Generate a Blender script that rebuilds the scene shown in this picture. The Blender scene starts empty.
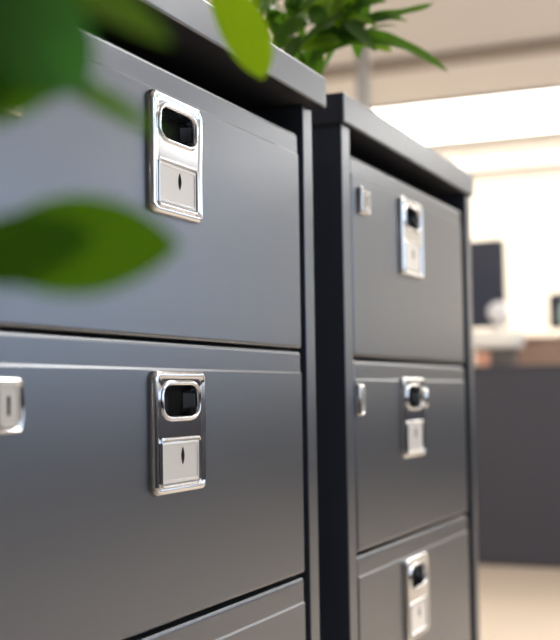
import bpy, bmesh, math, random
from mathutils import Vector, Matrix
C = bpy.context.scene.collection
PI = math.pi

# ------------------------------------------------------------------ materials
def mat(name, col, rough=.5, metal=0., spec=.5, coat=0., bump=None, noise=None, emis=None, estr=0., trans=0., sss=0.):
    m = bpy.data.materials.new(name); m.use_nodes = True
    nt = m.node_tree; b = nt.nodes['Principled BSDF']
    c = (*col, 1)
    b.inputs['Base Color'].default_value = c
    b.inputs['Roughness'].default_value = rough
    b.inputs['Metallic'].default_value = metal
    b.inputs['Specular IOR Level'].default_value = spec
    b.inputs['Coat Weight'].default_value = coat
    b.inputs['Transmission Weight'].default_value = trans
    if emis:
        b.inputs['Emission Color'].default_value = (*emis, 1); b.inputs['Emission Strength'].default_value = estr
    tc = nt.nodes.new('ShaderNodeTexCoord')
    if noise:
        sc, amt, col2 = noise
        n = nt.nodes.new('ShaderNodeTexNoise'); n.inputs['Scale'].default_value = sc; n.inputs['Detail'].default_value = 4
        nt.links.new(tc.outputs['Object'], n.inputs['Vector'])
        r = nt.nodes.new('ShaderNodeMapRange'); r.inputs['From Min'].default_value = .35; r.inputs['From Max'].default_value = .65
        r.inputs['To Max'].default_value = amt
        nt.links.new(n.outputs['Fac'], r.inputs['Value'])
        mx = nt.nodes.new('ShaderNodeMix'); mx.data_type = 'RGBA'
        mx.inputs[6].default_value = c; mx.inputs[7].default_value = (*col2, 1)
        nt.links.new(r.outputs['Result'], mx.inputs[0]); nt.links.new(mx.outputs[2], b.inputs['Base Color'])
    if bump:
        n = nt.nodes.new('ShaderNodeTexNoise'); n.inputs['Scale'].default_value = bump[0]; n.inputs['Detail'].default_value = 2
        nt.links.new(tc.outputs['Object'], n.inputs['Vector'])
        bp = nt.nodes.new('ShaderNodeBump'); bp.inputs['Strength'].default_value = bump[1]; bp.inputs['Distance'].default_value = bump[2]
        nt.links.new(n.outputs['Fac'], bp.inputs['Height']); nt.links.new(bp.outputs['Normal'], b.inputs['Normal'])
    return m

def leaf_mat(name, c1, c2, back, rough=.35):
    m = mat(name, c1, rough, noise=(25, 1., c2)); nt = m.node_tree
    b = nt.nodes['Principled BSDF']; out = nt.nodes['Material Output']
    t = nt.nodes.new('ShaderNodeBsdfTranslucent'); t.inputs['Color'].default_value = (*back, 1)
    mx = nt.nodes.new('ShaderNodeMixShader'); mx.inputs[0].default_value = .35
    nt.links.new(b.outputs[0], mx.inputs[1]); nt.links.new(t.outputs[0], mx.inputs[2]); nt.links.new(mx.outputs[0], out.inputs['Surface'])
    return m

M = dict(
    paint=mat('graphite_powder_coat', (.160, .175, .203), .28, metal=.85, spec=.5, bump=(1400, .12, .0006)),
    dark=mat('interior_and_shaded_underside', (.02, .022, .03), .6),
    side=mat('cabinet_side_shade', (.060, .075, .115), .5, spec=.4, bump=(1400, .1, .0006)),  # navy tone is painted-in shade for the unlit cabinet sides
    chrome=mat('chrome', (.70, .72, .75), .09, metal=1.),
    recess=mat('pull_recess_metal', (.13, .135, .15), .45),
    card=mat('white_card', (.95, .92, .90), .3, coat=1.),
    plastic=mat('clear_label_cover', (.80, .80, .80), .18),
    slot=mat('dark_slot', (.01, .01, .01), .8, spec=.1),
    lockw=mat('lock_button_white', (.80, .77, .72), .3),
    slab=mat('top_panel_paint', (.172, .187, .212), .33, metal=.8, spec=.5, bump=(1400, .12, .0006)),
    wall=mat('cream_wall', (.86, .80, .70), .8),
    wallc=mat('cool_wall', (.66, .70, .76), .8),
    wall2=mat('grey_wall', (.30, .29, .29), .8),
    ceil=mat('ceiling_paint', (.84, .83, .82), .9),
    floor=mat('beige_floor', (.50, .41, .33), .45, noise=(3, .5, (.46, .38, .31))),
    wood=mat('brown_wood', (.55, .38, .30), .45, noise=(6, .6, (.44, .27, .2))),
    panel=mat('desk_panel_slate', (.036, .037, .052), .55),
    trimc=mat('taupe_track', (.30, .26, .22), .6),
    edge=mat('light_edge_dark', (.10, .09, .085), .5),
    pole=mat('grey_column', (.42, .42, .43), .5),
    screen=mat('monitor_black', (.030, .036, .065), .35),
    white=mat('off_white_plastic', (.78, .76, .72), .4),
    globe=mat('white_globe', (.75, .75, .80), .3),
    terra=mat('salmon_cup', (.65, .32, .22), .5),
    bluew=mat('pale_blue_plastic', (.55, .75, .78), .4),
    lamp=mat('light_diffuser', (.9, .9, .9), .5, emis=(1., .96, .88), estr=7.),
    lamp2=mat('soft_light_diffuser', (.9, .9, .9), .5, emis=(1., .95, .88), estr=1.0),
    winf=mat('window_frame_white', (.7, .7, .7), .4),
    glass=mat('window_glass', (1, 1, 1), .0, trans=1.),
    leafd=leaf_mat('leaf_deep_green', (.085, .245, .006), (.115, .31, .006), (.17, .42, .003)),
    leaft=leaf_mat('leaf_teal_green', (.10, .33, .06), (.12, .36, .08), (.09, .36, .06)),
    leafm=leaf_mat('leaf_mid_green', (.10, .24, .015), (.13, .28, .015), (.16, .34, .01)),
    leafb=leaf_mat('leaf_bright_green', (.30, .58, .010), (.36, .64, .012), (.5, .85, .01)),
    leafbg=leaf_mat('leaf_glossy_green', (.045, .125, .022), (.07, .19, .02), (.14, .32, .02), .3),
    leafbg2=leaf_mat('leaf_lime', (.16, .36, .02), (.22, .42, .02), (.30, .5, .02), .3),
    stem=mat('green_stem', (.06, .10, .02), .6),
    twig=mat('brown_stem', (.10, .07, .04), .7),
    soil=mat('soil', (.03, .02, .015), .95, bump=(120, .8, .01)),
    potw=mat('white_ceramic', (.7, .69, .66), .3),
    potg=mat('grey_ceramic', (.25, .25, .26), .4),
)
M['glass'].node_tree.nodes['Principled BSDF'].inputs['IOR'].default_value = 1.01

# ------------------------------------------------------------------ helpers
def obj(name, bm, m, parent=None, smooth=False, angle=None):
    bmesh.ops.recalc_face_normals(bm, faces=bm.faces)
    me = bpy.data.meshes.new(name); bm.to_mesh(me); bm.free()
    ms = m if isinstance(m, (list, tuple)) else [m]
    for q in ms: me.materials.append(q)
    if smooth: me.polygons.foreach_set('use_smooth', [True]*len(me.polygons))
    if smooth and angle: me.set_sharp_from_angle(angle=math.radians(angle))
    o = bpy.data.objects.new(name, me); C.objects.link(o)
    if parent is not None: o.parent = parent
    return o
def tag(o, label=None, cat=None, group=None, kind=None):
    if label: o['label'] = label
    if cat: o['category'] = cat
    if group: o['group'] = group
    if kind: o['kind'] = kind
    return o
def thing(name, label, cat, loc=(0, 0, 0), group=None):
    o = bpy.data.objects.new(name, None); C.objects.link(o); o.location = loc; o.empty_display_size = .05
    return tag(o, label, cat, group)
def add_box(bm, x0, x1, y0, y1, z0, z1, bev=0., seg=2):
    b2 = bmesh.new(); bmesh.ops.create_cube(b2, size=1)
    for v in b2.verts:
        v.co = Vector((x0+(v.co.x+.5)*(x1-x0), y0+(v.co.y+.5)*(y1-y0), z0+(v.co.z+.5)*(z1-z0)))
    if bev: bmesh.ops.bevel(b2, geom=list(b2.edges), offset=bev, segments=seg, profile=.5, affect='EDGES')
    me = bpy.data.meshes.new('tmp'); b2.to_mesh(me); b2.free(); bm.from_mesh(me); bpy.data.meshes.remove(me)
def wn(o):
    md = o.modifiers.new('weighted', 'WEIGHTED_NORMAL'); md.mode = 'FACE_AREA'; md.keep_sharp = True; md.weight = 90
    return o
def box(name, m, parent, x0, x1, y0, y1, z0, z1, bev=0., seg=2):
    bm = bmesh.new(); add_box(bm, x0, x1, y0, y1, z0, z1, bev, seg); 
    o = obj(name, bm, m, parent, smooth=bev > 0, angle=50 if bev > 0 else None)
    return wn(o) if bev > 0 else o
def lathe(bm, prof, n=32, c=(0, 0)):
    rings = []
    for r, z in prof:
        rings.append([bm.verts.new((c[0]+r*math.cos(2*PI*i/n), c[1]+r*math.sin(2*PI*i/n), z)) for i in range(n)])
    for a, b in zip(rings, rings[1:]):
        for i in range(n): bm.faces.new((a[i], a[(i+1) % n], b[(i+1) % n], b[i]))
    bm.faces.new(rings[0]); bm.faces.new(rings[-1])
def tube(bm, pts, rads, n=8):
    pts = [Vector(p) for p in pts]; rings = []
    for i, p in enumerate(pts):
        d = (pts[min(i+1, len(pts)-1)]-pts[max(i-1, 0)]).normalized()
        a = d.cross(Vector((0, .3, 1)) if abs(d.z) < .9 else Vector((1, 0, 0))).normalized(); b = d.cross(a)
        rings.append([bm.verts.new(p+rads[i]*(math.cos(2*PI*k/n)*a+math.sin(2*PI*k/n)*b)) for k in range(n)])
    for r, s in zip(rings, rings[1:]):
        for k in range(n): bm.faces.new((r[k], r[(k+1) % n], s[(k+1) % n], s[k]))
    bm.faces.new(rings[0]); bm.faces.new(rings[-1])
def bez(p, n=12):
    p = [Vector(q) for q in p]; out = []
    for i in range(n+1):
        t = i/n; q = list(p)
        while len(q) > 1: q = [q[k].lerp(q[k+1], t) for k in range(len(q)-1)]
        out.append(q[0])
    return out
def rrect(w, h, rx, rz=None, n=6, c=(0, 0)):
    rz = rx if rz is None else rz; out = []
    for (sx, sz, a0) in ((1, 1, 0), (-1, 1, 90), (-1, -1, 180), (1, -1, 270)):
        for k in range(n+1):
            a = math.radians(a0+90*k/n)
            out.append((c[0]+sx*(w/2-rx)+rx*math.cos(a), c[1]+sz*(h/2-rz)+rz*math.sin(a)))
    return out
def ring(bm, pts, y): return [bm.verts.new((x, y, z)) for x, z in pts]
def bridge(bm, a, b):
    n = len(a)
    for i in range(n): bm.faces.new((a[i], a[(i+1) % n], b[(i+1) % n], b[i]))
def loop_edges(bm, r):
    out = []
    for i in range(len(r)):
        e = bm.edges.get((r[i], r[(i+1) % len(r)])) or bm.edges.new((r[i], r[(i+1) % len(r)])); out.append(e)
    return out
def fill(bm, *rings):
    es = []
    for r in rings: es += loop_edges(bm, r)
    bmesh.ops.triangle_fill(bm, use_beauty=True, edges=es)

# ------------------------------------------------------------------ drawer fittings
PW, PH = .1150, .1285                     # pull plate
HOLE = (-.0005, .0325, .079, .0325)       # cx, cz, w, h
LAB = (-.0015, -.0310, .085, .0470)
def make_pull(drawer, x, ztop, bulge=False, sc=1.):
    """chrome pull plate: centre x, top z, sits on drawer face y=0"""
    cz = ztop-PH/2
    bm = bmesh.new(); prev = None
    prof = [(0, 0), (.0003, -.003), (.0012, -.0052), (.0028, -.0066), (.0048, -.0072), (.0066, -.0070), (.0082, -.0062)]
    for ins, y in prof:
        r = ring(bm, [(px+x, pz+cz) for px, pz in rrect(PW-2*ins, PH-2*ins, max(.0095-ins*.6, .003), n=6)], y)
        if prev: bridge(bm, prev, r)
        prev = r
    outer = prev
    def opening(cx, cz2, w, h, rx, rz, steps, n=5):
        pr = None; first = None
        for ins, y in steps:
            r = ring(bm, [(px+x, pz+cz) for px, pz in rrect(w-2*ins, h-2*ins, max(rx-ins, .001), max(rz-ins, .001), n=n, c=(cx, cz2))], y)
            if pr: bridge(bm, pr, r)
            else: first = r
            pr = r
        return first, pr
    lip = [(-.0050, -.0062), (-.0042, -.0072), (-.0028, -.0082), (-.0012, -.0082), (0, -.0072), (.0008, -.005), (.0012, -.001), (.0014, .004), (.0016, .012)]
    h0, _ = opening(HOLE[0], HOLE[1], HOLE[2], HOLE[3], .017, .0095, lip, n=3)
    lipl = [(-.0022, -.0062), (-.0015, -.0074), (-.0004, -.0078), (.0008, -.0072), (.0013, -.0055), (.0018, -.0048)]
    l0, l1 = opening(LAB[0], LAB[1], LAB[2], LAB[3], .0035, .0035, lipl, n=4)
    fill(bm, outer, h0, l0)
    bm.faces.new(l1)
    pull = wn(obj('handle_plate', bm, M['chrome'], drawer, smooth=True, angle=50))
    if bulge:
        b2 = bmesh.new(); pr = None
        for r_, y in ((.0165, -.004), (.0165, -.009), (.014, -.0120), (.009, -.0130), (.004, -.0128)):
            r = ring(b2, [(x+PW/2-.006+r_*.75*math.cos(2*PI*k/24), cz+HOLE[1]-.002+r_*math.sin(2*PI*k/24)) for k in range(24)], y)
            if pr: bridge(b2, pr, r)
            pr = r
        b2.faces.new(pr)
        o = obj('thumb_catch', b2, M['chrome'], drawer, smooth=True, angle=60)
    # hollow behind the opening (open at the front)
    bm = bmesh.new()
    a = ring(bm, [(px+x, pz+cz) for px, pz in rrect(.0815, .034, .012, n=4, c=HOLE[:2])], .0118)
    b = ring(bm, [(px+x, pz+cz) for px, pz in rrect(.094, .046, .012, n=4, c=HOLE[:2])], .019)
    c = ring(bm, [(px+x, pz+cz) for px, pz in rrect(.084, .038, .012, n=4, c=HOLE[:2])], .030)
    bridge(bm, a, b); bridge(bm, b, c); bm.faces.new(c)
    obj('pull_recess', bm, M['recess'], drawer, smooth=True, angle=60)
    # card window
    bm = bmesh.new(); pr = None
    for ins, y in ((.0022, -.0047), (.0022, -.0060), (.0030, -.0064), (.0052, -.0064), (.0058, -.0056)):
        r = ring(bm, [(px+x, pz+cz) for px, pz in rrect(LAB[2]-2*ins, LAB[3]-2*ins, .0015, n=3, c=LAB[:2])], y)
        if pr: bridge(bm, pr, r)
        pr = r
    bm.faces.new(pr)
    obj('label_card', bm, M['card'], drawer, smooth=True, angle=25)
    bm = bmesh.new()
    f = []
    for k in range(20):
        a = 2*PI*k/20; s = math.sin(a); c_ = math.cos(a)
        f.append((x+LAB[0]+.004+.0036*c_*(1-.5*abs(s)), cz+LAB[1]+.0060+.0090*s))
    r0 = ring(bm, f, -.0050); r1 = ring(bm, f, -.0060); bridge(bm, r0, r1); bm.faces.new(r1); bm.faces.new(r0)
    obj('card_slot', bm, M['slot'], drawer)
    if sc != 1.:
        for o in bpy.data.objects:
            if o.parent == drawer:
                for v in o.data.vertices: v.co.x = x+(v.co.x-x)*sc; v.co.z = cz+(v.co.z-cz)*sc

def make_lock(drawer, x0, x1, z0, z1, bulge=.004):
    bm = bmesh.new(); w = x1-x0; h = z1-z0; cx = (x0+x1)/2; cz = (z0+z1)/2
    prev = None
    for ins, y in ((0, 0), (.0004, -.004), (.0016, -.0062), (.0034, -.007), (.0050, -.0062), (.0062, -.0052)):
        pts = []
        for px, pz in rrect(w-2*ins, h-2*ins, .0035, n=4):
            if px > 0: px += bulge*(1-min(1, abs(pz)/(h/2)))
            pts.append((cx+px, cz+pz))
        if bulge:   # extra vertex at the point of the right edge
            q = (cx+w/2-ins+bulge, cz); pts.append(q)
        r = ring(bm, pts, y)
        if prev: bridge(bm, prev, r)
        prev = r
    bm.faces.new(prev)
    obj('lock_plate', bm, M['chrome'], drawer, smooth=True, angle=40)
    bm = bmesh.new(); prev = None
    for ins, y in ((.0062, -.005), (.0066, -.0078), (.0078, -.009), (.0092, -.009), (.0098, -.0082)):
        ww = max(w-2*ins, .004)
        pts = [(cx-.001+px, cz+pz) for px, pz in rrect(ww, h-2*ins+.002, min(.006, ww/2-.0004), n=5)]
        r = ring(bm, pts, y)
        if prev: bridge(bm, prev, r)
        prev = r
    bm.faces.new(prev)
    obj('lock_button', bm, M['lockw'], drawer, smooth=True, angle=40)
    bm = bmesh.new(); add_box(bm, cx-.0035, cx-.0005, -.0088, -.0078, cz-.008, cz+.008)
    obj('keyhole', bm, M['slot'], drawer)

def make_drawer(cab, x0, x1, z0, z1, pull_x=None, pull_top=None, lock=None, crease=.029, bulge=False, sc=1., e=.0045):
    bm = bmesh.new(); T = .017; zc = z1-crease; S = .0017
    # profile (y, z) from bottom-back round the front to top-back; the flat face is filled apart
    prof = [(T, z0), (e, z0), (e*.45, z0+e*.15), (e*.12, z0+e*.5), (0, z0+e),
            (0, zc-.0013), (S, zc+.0013), (S, z1-e*1.2), (S+e*.15, z1-e*.55), (S+e*.5, z1-e*.12), (S+e, z1), (T, z1)]
    FL = 4   # edge FL -> FL+1 is the large flat face
    secs = []
    for x, y_in, z_in in ((x0, .004, .0035), (x0+.0008, .0016, .0012), (x0+.003, 0, 0), (x1-.003, 0, 0), (x1-.0008, .0016, .0012), (x1, .004, .0035)):
        row = []
        for i, (y, z) in enumerate(prof):
            yy = y if y > .015 else y+y_in
            zz = z
            if z > z1-e*2: zz = z-z_in
            if z < z0+e*2: zz = z+z_in
            row.append(bm.verts.new((x, yy, zz)))
        secs.append(row)
    for s in range(len(secs)-1):
        a, b = secs[s], secs[s+1]
        for i in range(len(prof)-1):
            if s == 2 and i == FL and pull_x is not None: continue
            bm.faces.new((a[i], a[i+1], b[i+1], b[i]))
    bm.faces.new(secs[0]); bm.faces.new(secs[-1])
    if pull_x is not None:
        a, b = secs[2], secs[3]
        cut = ring(bm, [(pull_x+px, pull_top-PH/2+pz) for px, pz in rrect(.095, .050, .012, n=3, c=(HOLE[0], HOLE[1]-.002))], 0)
        fill(bm, [a[FL], b[FL], b[FL+1], a[FL+1]], cut)
    d = wn(obj('drawer', bm, M['paint'], cab, smooth=True, angle=30))
    if pull_x is not None: make_pull(d, pull_x, pull_top, bulge, sc)
    if lock: make_lock(d, *lock)
    return d

H0 = .90                                  # eye height used as datum for the measured levels
def cabinet(label, x0, x1, post, dx0, dx1, drawers, over_front, over_side, zt, th, depth=.46):
    cab = thing('filing_cabinet', label, 'filing cabinet', (0, 0, 0), 'pair of graphite drawer cabinets standing in line')
    ZT = H0+zt
    for i in (0, 1):
        a = x0 if i == 0 else x1-post
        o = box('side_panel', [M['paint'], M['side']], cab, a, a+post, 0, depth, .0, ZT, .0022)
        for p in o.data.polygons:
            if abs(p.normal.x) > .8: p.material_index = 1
    box('back_panel', M['dark'], cab, x0+post, x1-post, depth-.02, depth, .05, ZT)
    box('plinth', M['dark'], cab, x0+post, x1-post, .03, .05, 0, .065)
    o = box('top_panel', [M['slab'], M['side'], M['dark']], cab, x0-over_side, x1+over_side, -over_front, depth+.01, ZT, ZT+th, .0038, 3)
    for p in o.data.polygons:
        if p.normal.x < -.8: p.material_index = 1  # left end takes the painted shade tone
        if p.normal.z < -.8: p.material_index = 2  # underside blackened: its shade is put into the colour
    # dark cross rails behind the gaps between the drawers
    for d in drawers:
        box('rail', M['dark'], cab, x0+post, x1-post, .022, .05, H0+d['z0']-.02, H0+d['z0']+.01)
    bm = bmesh.new()
    for d in drawers: add_box(bm, dx0+.012, dx1-.012, .0172, depth-.03, H0+d['z0']+.03, H0+d['z1']-.05)
    lk = None
    for d in drawers:
        lock = d.get('lock')
        if lock: lock = (lock[0], lock[1], H0+lock[2], H0+lock[3], lock[4])
        make_drawer(cab, dx0, dx1, H0+d['z0'], H0+d['z1'], d.get('px'), H0+d['pt'] if 'pt' in d else None, lock, d.get('crease', .029), d.get('bulge', False), d.get('sc', 1.), d.get('e', .0045))
    bm.free()
    return cab

cabinet('nearer graphite metal drawer cabinet, green leaves hanging before its top drawer',
        .742, 1.5205, .033, .787, 1.471, [
    dict(z0=.0587, z1=.347, px=1.1195, pt=.3160, crease=.0285, lock=(.797, .842, .236, .284, .004)),
    dict(z0=-.2345, z1=.0555, px=1.1205, pt=.0258, crease=.0285, lock=(.797, .840, -.031, .0172, .004)),
    dict(z0=-.530, z1=-.2405, px=1.1205, pt=-.272, crease=.032),
    dict(z0=-.828, z1=-.5365, px=1.1205, pt=-.568, crease=.032)], .021, .004, .390, .0435)
cabinet('farther graphite metal drawer cabinet behind the first, with small locks by its left post',
        1.637, 2.386, .035, 1.676, 2.313, [
    dict(z0=.0535, z1=.357, px=1.9640, sc=1.05, e=.006, pt=.3250, crease=.029, lock=(1.702, 1.745, .2695, .3125, .001)),
    dict(z0=-.2355, z1=.048, px=1.9560, sc=1.05, e=.006, pt=.0210, crease=.029, lock=(1.678, 1.703, -.0350, .013, 0), bulge=True),
    dict(z0=-.530, z1=-.2415, px=1.9540, sc=1.05, e=.006, pt=-.2770, crease=.030),
    dict(z0=-.828, z1=-.5385, px=1.9540, sc=1.05, e=.006, pt=-.569, crease=.030)], .007, .007, .395, .0455)

# ------------------------------------------------------------------ leaves
def leaf(bm, pts, width, face, fold=.25, shape=.45, wav=0., n=16, mi=0):
    """pointed blade along a bezier through pts; face = direction its upper side looks; shape = where it is widest"""
    sp = bez(pts, n); face = Vector(face).normalized(); rows = []
    for i, p in enumerate(sp):
        t = i/n
        d = (sp[min(i+1, n)]-sp[max(i-1, 0)]).normalized()
        s = d.cross(face).normalized(); nn = s.cross(d).normalized()
        if nn.dot(face) < 0: nn = -nn
        w = width*.5*(math.sin(PI*t**(math.log(.5)/math.log(shape)))**.72) if 0 < t < 1 else 0.0004
        wv = wav*math.sin(t*19)
        row = []
        for k in (-1, -.55, 0, .55, 1):
            row.append(bm.verts.new(p+s*w*k+nn*(abs(k)*w*fold - abs(k)**2*w*.12 + abs(k)*wv*(1 if k > 0 else -1))))
        rows.append(row)
    for a, b in zip(rows, rows[1:]):
        for k in range(4):
            f = bm.faces.new((a[k], a[k+1], b[k+1], b[k])); f.material_index = mi; f.smooth = True
def foliage(name, bm, mats, parent):
    me = bpy.data.meshes.new(name); bm.to_mesh(me); bm.free()
    for m in mats: me.materials.append(m)
    o = bpy.data.objects.new(name, me); C.objects.link(o); o.parent = parent
    return o

BACK = Vector((-.916, -.396, -.06))       # towards the room's near end
# near plant: a tall potted shrub standing in front of the cabinets, left of the view
fg = thing('potted_shrub', 'tall leafy shrub, out-of-focus broad green leaves overlapping the nearer cabinet', 'plant', (0, 0, 0))
bm = bmesh.new(); px, py = .345, -.29
lathe(bm, [(.10, 0), (.135, .01), (.16, .28), (.165, .30), (.15, .30), (.145, .27)], 40, (px, py)); obj('pot', bm, M['potg'], fg, smooth=True, angle=40)
bm = bmesh.new(); lathe(bm, [(.144, .262), (.144, .27), (.05, .276)], 32, (px, py)); obj('soil', bm, M['soil'], fg, smooth=True)
bm = bmesh.new()
tube(bm, [(px, py, .27), (.352, -.30, .55), (.362, -.311, .787), (.358, -.316, .929), (.357, -.321, 1.004), (.357, -.324, 1.064), (.365, -.323, 1.10)], [.008, .007, .0055, .0045, .004, .0035, .0025])
tube(bm, bez([(.357, -.324, 1.060), (.48, -.294, 1.17), (.60, -.271, 1.20), (.686, -.265, 1.181)]), [.0022]*13, 6)
tube(bm, bez([(.358, -.318, .93), (.362, -.319, .945), (.368, -.322, .951)], 4), [.0018]*5, 6)
tube(bm, bez([(.357, -.321, 1.004), (.368, -.335, 1.022), (.392, -.357, 1.016)], 6), [.0015]*7, 6)
obj('stem', bm, M['stem'], fg, smooth=True)
bm = bmesh.new()
leaf(bm, [(.363, -.317, .950), (.378, -.335, .957), (.394, -.358, .960), (.414, -.383, .958)], .0400, BACK+Vector((0, 0, .15)), fold=.15, shape=.56, mi=0)
leaf(bm, [(.360, -.317, .948), (.370, -.332, .956), (.392, -.358, .962)], .0285, BACK+Vector((.1, 0, .1)), fold=.1, shape=.5, mi=0)
leaf(bm, [(.362, -.322, 1.066), (.384, -.346, 1.068), (.402, -.362, 1.056), (.418, -.378, 1.040)], .0200, BACK+Vector((0, 0, .5)), fold=.2, shape=.5, mi=2)
leaf(bm, [(.350, -.316, 1.062), (.357, -.338, 1.052), (.366, -.358, 1.026), (.370, -.367, 1.011)], .040, BACK+Vector((0, 0, .1)), fold=.1, shape=.55, mi=1)
leaf(bm, [(.356, -.318, 1.012), (.366, -.338, 1.030), (.379, -.358, 1.016)], .036, BACK, fold=.1, shape=.5, mi=0)
leaf(bm, [(.358, -.322, 1.045), (.372, -.340, 1.062), (.388, -.352, 1.056)], .040, BACK+Vector((0, 0, .3)), fold=.15, mi=0)
leaf(bm, [(.360, -.322, 1.052), (.370, -.342, 1.056), (.383, -.360, 1.040)], .038, BACK+Vector((0, 0, .1)), fold=.1, mi=0)
leaf(bm, [(.356, -.318, 1.00), (.362, -.330, 1.025), (.369, -.342, 1.016)], .034, BACK, fold=.1, mi=0)
leaf(bm, [(.380, -.346, 1.022), (.394, -.362, 1.016), (.410, -.378, 1.001)], .0090, BACK, fold=.2, mi=0)
leaf(bm, [(.681, -.258, 1.190), (.686, -.266, 1.168), (.699, -.288, 1.128), (.702, -.291, 1.104)], .031, BACK+Vector((0, -.1, .1)), fold=.2, shape=.62, mi=3)
rnd = random.Random(4)
for k in range(11):                        # blades on the side away from the cabinets, and lower down
    z = .62+.045*k; a = rnd.uniform(1.9, 4.0)
    b = Vector((.357, -.316, z)); d = Vector((math.cos(a), math.sin(a)*.6+.2, .25))
    leaf(bm, [b, b+d*.05, b+d*.085+Vector((0, 0, -.02))], .036, (0, 0, 1), fold=.2, mi=rnd.choice((0, 0, 2)))
foliage('leaves', bm, [M['leafd'], M['leaft'], M['leafm'], M['leafb']], fg)

# plant on the farther cabinet
bg = thing('potted_plant', 'leafy green plant with long pointed glossy leaves on top of the farther cabinet', 'plant', (0, 0, 0))
ZS = H0+.395+.0455; qx, qy = 1.80, .215
bm = bmesh.new(); lathe(bm, [(.035, ZS), (.042, ZS+.004), (.050, ZS+.078), (.052, ZS+.086), (.047, ZS+.086), (.046, ZS+.078)], 36, (qx, qy)); obj('pot', bm, M['potw'], bg, smooth=True, angle=40)
bm = bmesh.new(); lathe(bm, [(.0455, ZS+.072), (.0455, ZS+.076), (.015, ZS+.080)], 24, (qx, qy)); obj('soil', bm, M['soil'], bg, smooth=True)
bm = bmesh.new()
hub = Vector((1.845, .135, 1.468))
tube(bm, bez([(qx, qy, ZS+.07), (1.866, .158, 1.452), (1.838, .112, 1.47)], 6), [.004]*7, 6)
tube(bm, bez([(qx, qy, ZS+.07), (1.874, .165, 1.47), (1.855, .160, 1.56)], 6), [.0035]*7, 6)
tube(bm, bez([(qx, qy, ZS+.07), (1.872, .19, 1.46), (1.835, .22, 1.53)], 6), [.003]*7, 6)
obj('stem', bm, M['twig'], bg, smooth=True)
bm = bmesh.new(); B2 = Vector((-.85, -.40, .25))
leaf(bm, [(1.818, .120, 1.452), (1.835, .075, 1.485), (1.866, .0, 1.500), (1.904, -.091, 1.424)], .052, B2+Vector((0, 0, .7)), fold=.5, shape=.42, wav=.0015, mi=0)
leaf(bm, [(1.833, .115, 1.475), (1.850, .060, 1.52), (1.88, -.01, 1.515), (1.908, -.068, 1.545)], .036, B2+Vector((0, 0, .7)), fold=.5, shape=.42, wav=.0015, mi=0)
leaf(bm, [(1.849, .078, 1.495), (1.87, .03, 1.54), (1.892, -.027, 1.516)], .018, B2, fold=.4, mi=0)
leaf(bm, [(1.838, .094, 1.474), (1.842, .075, 1.52), (1.845, .055, 1.59)], .044, B2, fold=.2, mi=1)
leaf(bm, [(1.842, .075, 1.478), (1.85, .045, 1.51), (1.865, .035, 1.575)], .040, B2, fold=.3, mi=0)
leaf(bm, [(1.832, .106, 1.472), (1.826, .112, 1.44), (1.818, .108, 1.404)], .020, B2, fold=.3, mi=0)
leaf(bm, [(1.832, .118, 1.472), (1.826, .128, 1.455), (1.822, .142, 1.420)], .028, B2, fold=.3, mi=0)
leaf(bm, [(1.838, .110, 1.50), (1.828, .10, 1.49), (1.818, .085, 1.455)], .034, B2, fold=.3, mi=1)
for k in range(76):
    u = rnd.random(); c = Vector((1.842+rnd.uniform(-.04, .04), .285-.24*u, rnd.uniform(1.468, 1.59)))
    a = rnd.uniform(0, 2*PI); d = Vector((.35*math.cos(a), math.cos(a)*-.9, math.sin(a)*.8)).normalized()
    L = rnd.uniform(.045, .08)
    leaf(bm, [c, c+d*L*.5+Vector((0, 0, .008)), c+d*L+Vector((0, 0, -.008))], rnd.uniform(.020, .034), Vector((rnd.uniform(-1, 0), rnd.uniform(-.8, .5), rnd.uniform(.0, 1))), fold=.35, mi=rnd.choice((0, 0, 0, 0, 1)), n=9)
foliage('leaves', bm, [M['leafbg'], M['leafbg2']], bg)

# ------------------------------------------------------------------ the far desks
PX = 6.154
t = thing('reception_counter', 'long dark slate counter with a flat panel front on the beige floor', 'counter', (0, 0, 0))
box('front_panel', M['panel'], t, PX, PX+.03, -.9, 2.6, .012, 1.0, .003)
box('worktop', M['panel'], t, PX-.005, PX+.72, -.92, 2.62, 1.0, 1.028, .004)
box('side_panel', M['panel'], t, PX+.03, PX+.70, -.9, -.87, 0, 1.0)
box('side_panel', M['panel'], t, PX+.03, PX+.70, 2.57, 2.6, 0, 1.0)
box('plinth', M['edge'], t, PX+.02, PX+.05, -.88, 2.58, 0, .015)
t = thing('storage_cabinet', 'low brown wooden storage unit behind the slate counter', 'cabinet', (0, 0, 0))
box('body', M['wood'], t, 7.35, 7.80, -.9, 1.25, .0, 1.20, .004)
box('top', M['wood'], t, 7.33, 7.82, -.92, 1.27, 1.20, 1.225, .004)
for k in range(4): box('door', M['wood'], t, 7.332, 7.352, -.88+k*.53, -.37+k*.53, .06, 1.18, .003)
def monitor(label, x, yc, w, z0, h, zb):
    m = thing('monitor', label, 'monitor', (0, 0, 0), None)
    box('screen', M['screen'], m, x, x+.03, yc-w/2, yc+w/2, z0, z0+h, .006)
    box('stand', M['edge'], m, x+.035, x+.06, yc-.03, yc+.03, zb+.01, z0+h*.5, .003)
    box('stand_base', M['edge'], m, x-.06, x+.14, yc-.12, yc+.12, zb, zb+.012, .004)
    return m
monitor('dark computer monitor partly hidden by the right edge of the farther cabinet', 6.66, 1.185, .58, 1.255, .495, 1.028)
monitor('small dark monitor on the wooden unit at the right edge of the view', 7.55, .45, .74, 1.28, .22, 1.225)
t = thing('printer', 'off-white desktop printer on a dark base on the slate counter', 'printer', (0, 0, 0))
box('body', M['white'], t, 6.30, 6.52, .765, 1.16, 1.122, 1.215, .02, 4)
box('base', M['edge'], t, 6.33, 6.50, .80, .94, 1.028, 1.124, .004)
t = thing('desk_globe', 'small pale round ornament on the off-white printer', 'ornament', (0, 0, 0))
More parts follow.
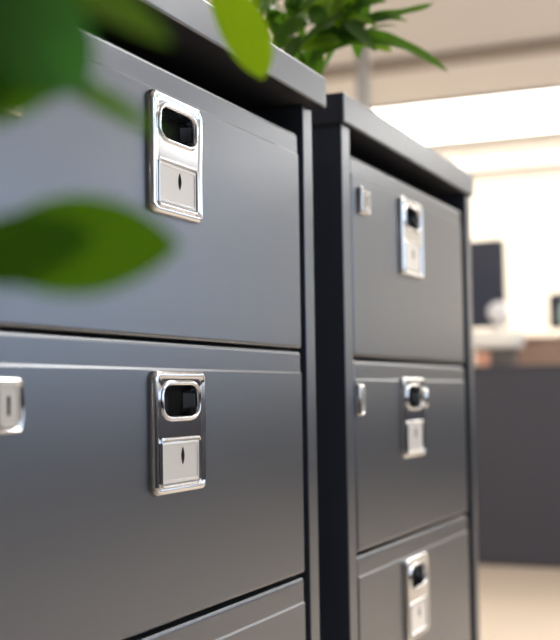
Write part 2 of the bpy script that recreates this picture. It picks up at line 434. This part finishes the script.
bm = bmesh.new(); lathe(bm, [(.001 if a in (0, 12) else .058*math.sin(PI*a/12), 1.322-.058*math.cos(PI*a/12)) for a in range(13)], 24, (6.40, .875)); obj('globe', bm, M['globe'], t, smooth=True)
bm = bmesh.new(); lathe(bm, [(.035, 1.2145), (.035, 1.225), (.015, 1.232), (.012, 1.27)], 20, (6.40, .875)); obj('foot', bm, M['white'], t, smooth=True, angle=40)
t = thing('cup', 'salmon coloured cup on the slate counter under the printer edge', 'cup', (0, 0, 0))
bm = bmesh.new(); lathe(bm, [(.028, 1.028), (.034, 1.032), (.040, 1.10), (.037, 1.10), (.030, 1.04)], 24, (6.235, .925)); obj('body', bm, M['terra'], t, smooth=True, angle=40)
bm = bmesh.new(); tube(bm, bez([(6.235, .96, 1.085), (6.235, 1.0, 1.09), (6.235, 1.0, 1.045), (6.235, .957, 1.05)], 8), [.005]*9, 6); obj('handle', bm, M['terra'], t, smooth=True)
t = thing('desk_appliance', 'pale blue rounded desk appliance before the small right-hand monitor', 'appliance', (0, 0, 0))
bm = bmesh.new(); lathe(bm, [(.05, 1.225), (.055, 1.23), (.05, 1.27), (.075, 1.32), (.08, 1.38), (.06, 1.43), (.02, 1.445)], 24, (7.44, .655)); obj('body', bm, M['bluew'], t, smooth=True, angle=50)
bm = bmesh.new(); lathe(bm, [(.056, 1.2255), (.062, 1.227), (.062, 1.234), (.056, 1.236)], 24, (7.44, .655)); obj('foot_ring', bm, M['edge'], t)

t = thing('column', 'slim grey column rising to the ceiling behind the plant', 'column', (0, 0, 0))
box('shaft', M['pole'], t, 5.93, 5.99, 1.435, 1.50, .0, 2.799, .004)
box('base_plate', M['pole'], t, 5.90, 6.02, 1.405, 1.53, .0, .012, .003)

# ------------------------------------------------------------------ room shell
def struct(name, m, *a, **k):
    o = box(name, m, None, *a, **k); o['kind'] = 'structure'; return o
XA, XB, YA, YB, ZC = -2.6, 10.28, -4.2, 4.6, 2.8
struct('floor', M['floor'], XA, XB, YA, YB, -.1, 0)
struct('ceiling', M['ceil'], XA, XB, YA, YB, ZC, ZC+.1)
struct('wall_far', M['wall'], XB, XB+.1, YA-.1, YB+.1, -.1, ZC+.1)
struct('wall_near', M['wall2'], XA-.1, XA, YA-.1, YB+.1, -.1, ZC+.1)
struct('wall_left', M['wall'], XA, XB, YB, YB+.1, -.1, ZC+.1)
struct('baseboard_far', M['trimc'], XB-.015, XB, -.4, YB, 0, .09)
# unseen dado added to darken the drawer-front reflections, along window wall and far corner
struct('added_dado_1', M['panel'], XA, XB-.03, YA, YA+.03, 0, .95)
struct('added_dado_2', M['panel'], XB-.03, XB, YA, -.4, 0, .95)
# right-hand wall: three wide window openings toward the far end
wins = [(.9, 3.4), (3.9, 6.4), (6.9, 9.4)]
bm = bmesh.new()
add_box(bm, XA, XB, YA-.1, YA, -.1, .95); add_box(bm, XA, XB, YA-.1, YA, 2.5, ZC+.1)
xs = [XA]+[v for w in wins for v in w]+[XB]
for i in range(0, len(xs), 2): add_box(bm, xs[i], xs[i+1], YA-.1, YA, .95, 2.5)
o = obj('wall_right', bm, M['wallc']); o['kind'] = 'structure'
for i, (a, b) in enumerate(wins):
    w = thing('window_%d' % (i+1), None, None, (0, 0, 0)); w['kind'] = 'structure'
    bm = bmesh.new(); m_ = (a+b)/2
    for q in ((a, b, .95, 1.0), (a, b, 2.45, 2.5), (a, a+.05, 1.0, 2.45), (b-.05, b, 1.0, 2.45), (m_-.02, m_+.02, 1.0, 2.45)): add_box(bm, q[0], q[1], YA-.07, YA-.02, q[2], q[3])
    obj('frame', bm, M['winf'], w)
    L = bpy.data.lights.new('window_light', 'AREA'); L.shape = 'RECTANGLE'; L.size = b-a-.1; L.size_y = 1.45
    L.energy = 14; L.color = (.66, .82, 1.0)
    lo = bpy.data.objects.new('window_light', L); C.objects.link(lo); lo.location = (m_, YA-.12, 1.725); lo.rotation_euler = (PI/2, 0, 0)
    lo.rotation_euler = (-PI/2, 0, PI)
# ceiling fixtures: broad luminous bands running across the room
def band(label, x0, x1, m, y0=-3.6, y1=3.9):
    t = thing('ceiling_light', label, 'ceiling light', (0, 0, 0))
    box('diffuser', m, t, x0, x1, y0, y1, ZC-.018, ZC-.002)
    bm = bmesh.new()
    add_box(bm, x1, x1+.035, y0, y1, ZC-.045, ZC); add_box(bm, x0-.012, x0, y0, y1, ZC-.02, ZC)
    add_box(bm, x0-.012, x1+.035, y0-.03, y0, ZC-.045, ZC); add_box(bm, x0-.012, x1+.035, y1, y1+.03, ZC-.045, ZC)
    obj('frame', bm, M['edge'], t)
band('broad glowing ceiling light band with a dark far edge', 7.56, 8.70, M['lamp'])
band('faint narrow ceiling light band nearest the far wall', 9.52, 10.00, M['lamp2'])
band('added overhead light band, out of view, brightening the cabinet edges', 3.0, 4.4, M['lamp'], -3.6, 3.6)  # unseen band, added to put highlights on drawer edges and creases
o = box('ceiling_track', M['trimc'], None, 6.46, 6.66, -4.0, 4.4, ZC-.03, ZC-.001, .004)
tag(o, 'taupe strip running across the cream ceiling before the glowing band', 'ceiling trim')

# wall washer brightening the far wall
def area(name, loc, rot, sx, sy, e, col):
    L = bpy.data.lights.new(name, 'AREA'); L.shape = 'RECTANGLE'; L.size = sx; L.size_y = sy; L.energy = e; L.color = col
    o = bpy.data.objects.new(name, L); C.objects.link(o); o.location = loc; o.rotation_euler = rot; return o
area('wall_washer', (9.3, 2.0, 2.70), (0, math.radians(-55), 0), .5, 4.0, 48, (1., .96, .88))

# ------------------------------------------------------------------ world
w = bpy.data.worlds.new('sky'); bpy.context.scene.world = w; w.use_nodes = True
b = w.node_tree.nodes['Background']; b.inputs[0].default_value = (.75, .85, 1, 1); b.inputs[1].default_value = 1.5

# ------------------------------------------------------------------ camera
cam = bpy.data.cameras.new('camera'); co = bpy.data.objects.new('camera', cam); C.objects.link(co)
R = Vector((.39710209, -.91766034, -.01447133)); D = Vector((.05040142, .037549, -.99802293)); F = Vector((.91638945, .39558762, .06116217))
co.matrix_world = Matrix(((R.x, -D.x, -F.x, 0), (R.y, -D.y, -F.y, -.604), (R.z, -D.z, -F.z, H0), (0, 0, 0, 1)))
cam.sensor_fit = 'HORIZONTAL'; cam.sensor_width = 36; cam.lens = 36*1200/560
cam.clip_start = .05; cam.clip_end = 60
cam.dof.use_dof = True; cam.dof.focus_distance = 1.32; cam.dof.aperture_fstop = 4.5; cam.dof.aperture_blades = 0
bpy.context.scene.camera = co
s = bpy.context.scene
s.view_settings.view_transform = 'Standard'; s.view_settings.look = 'None'; s.view_settings.exposure = 0
s.cycles.use_denoising = True; s.cycles.max_bounces = 8; s.cycles.sample_clamp_indirect = 8
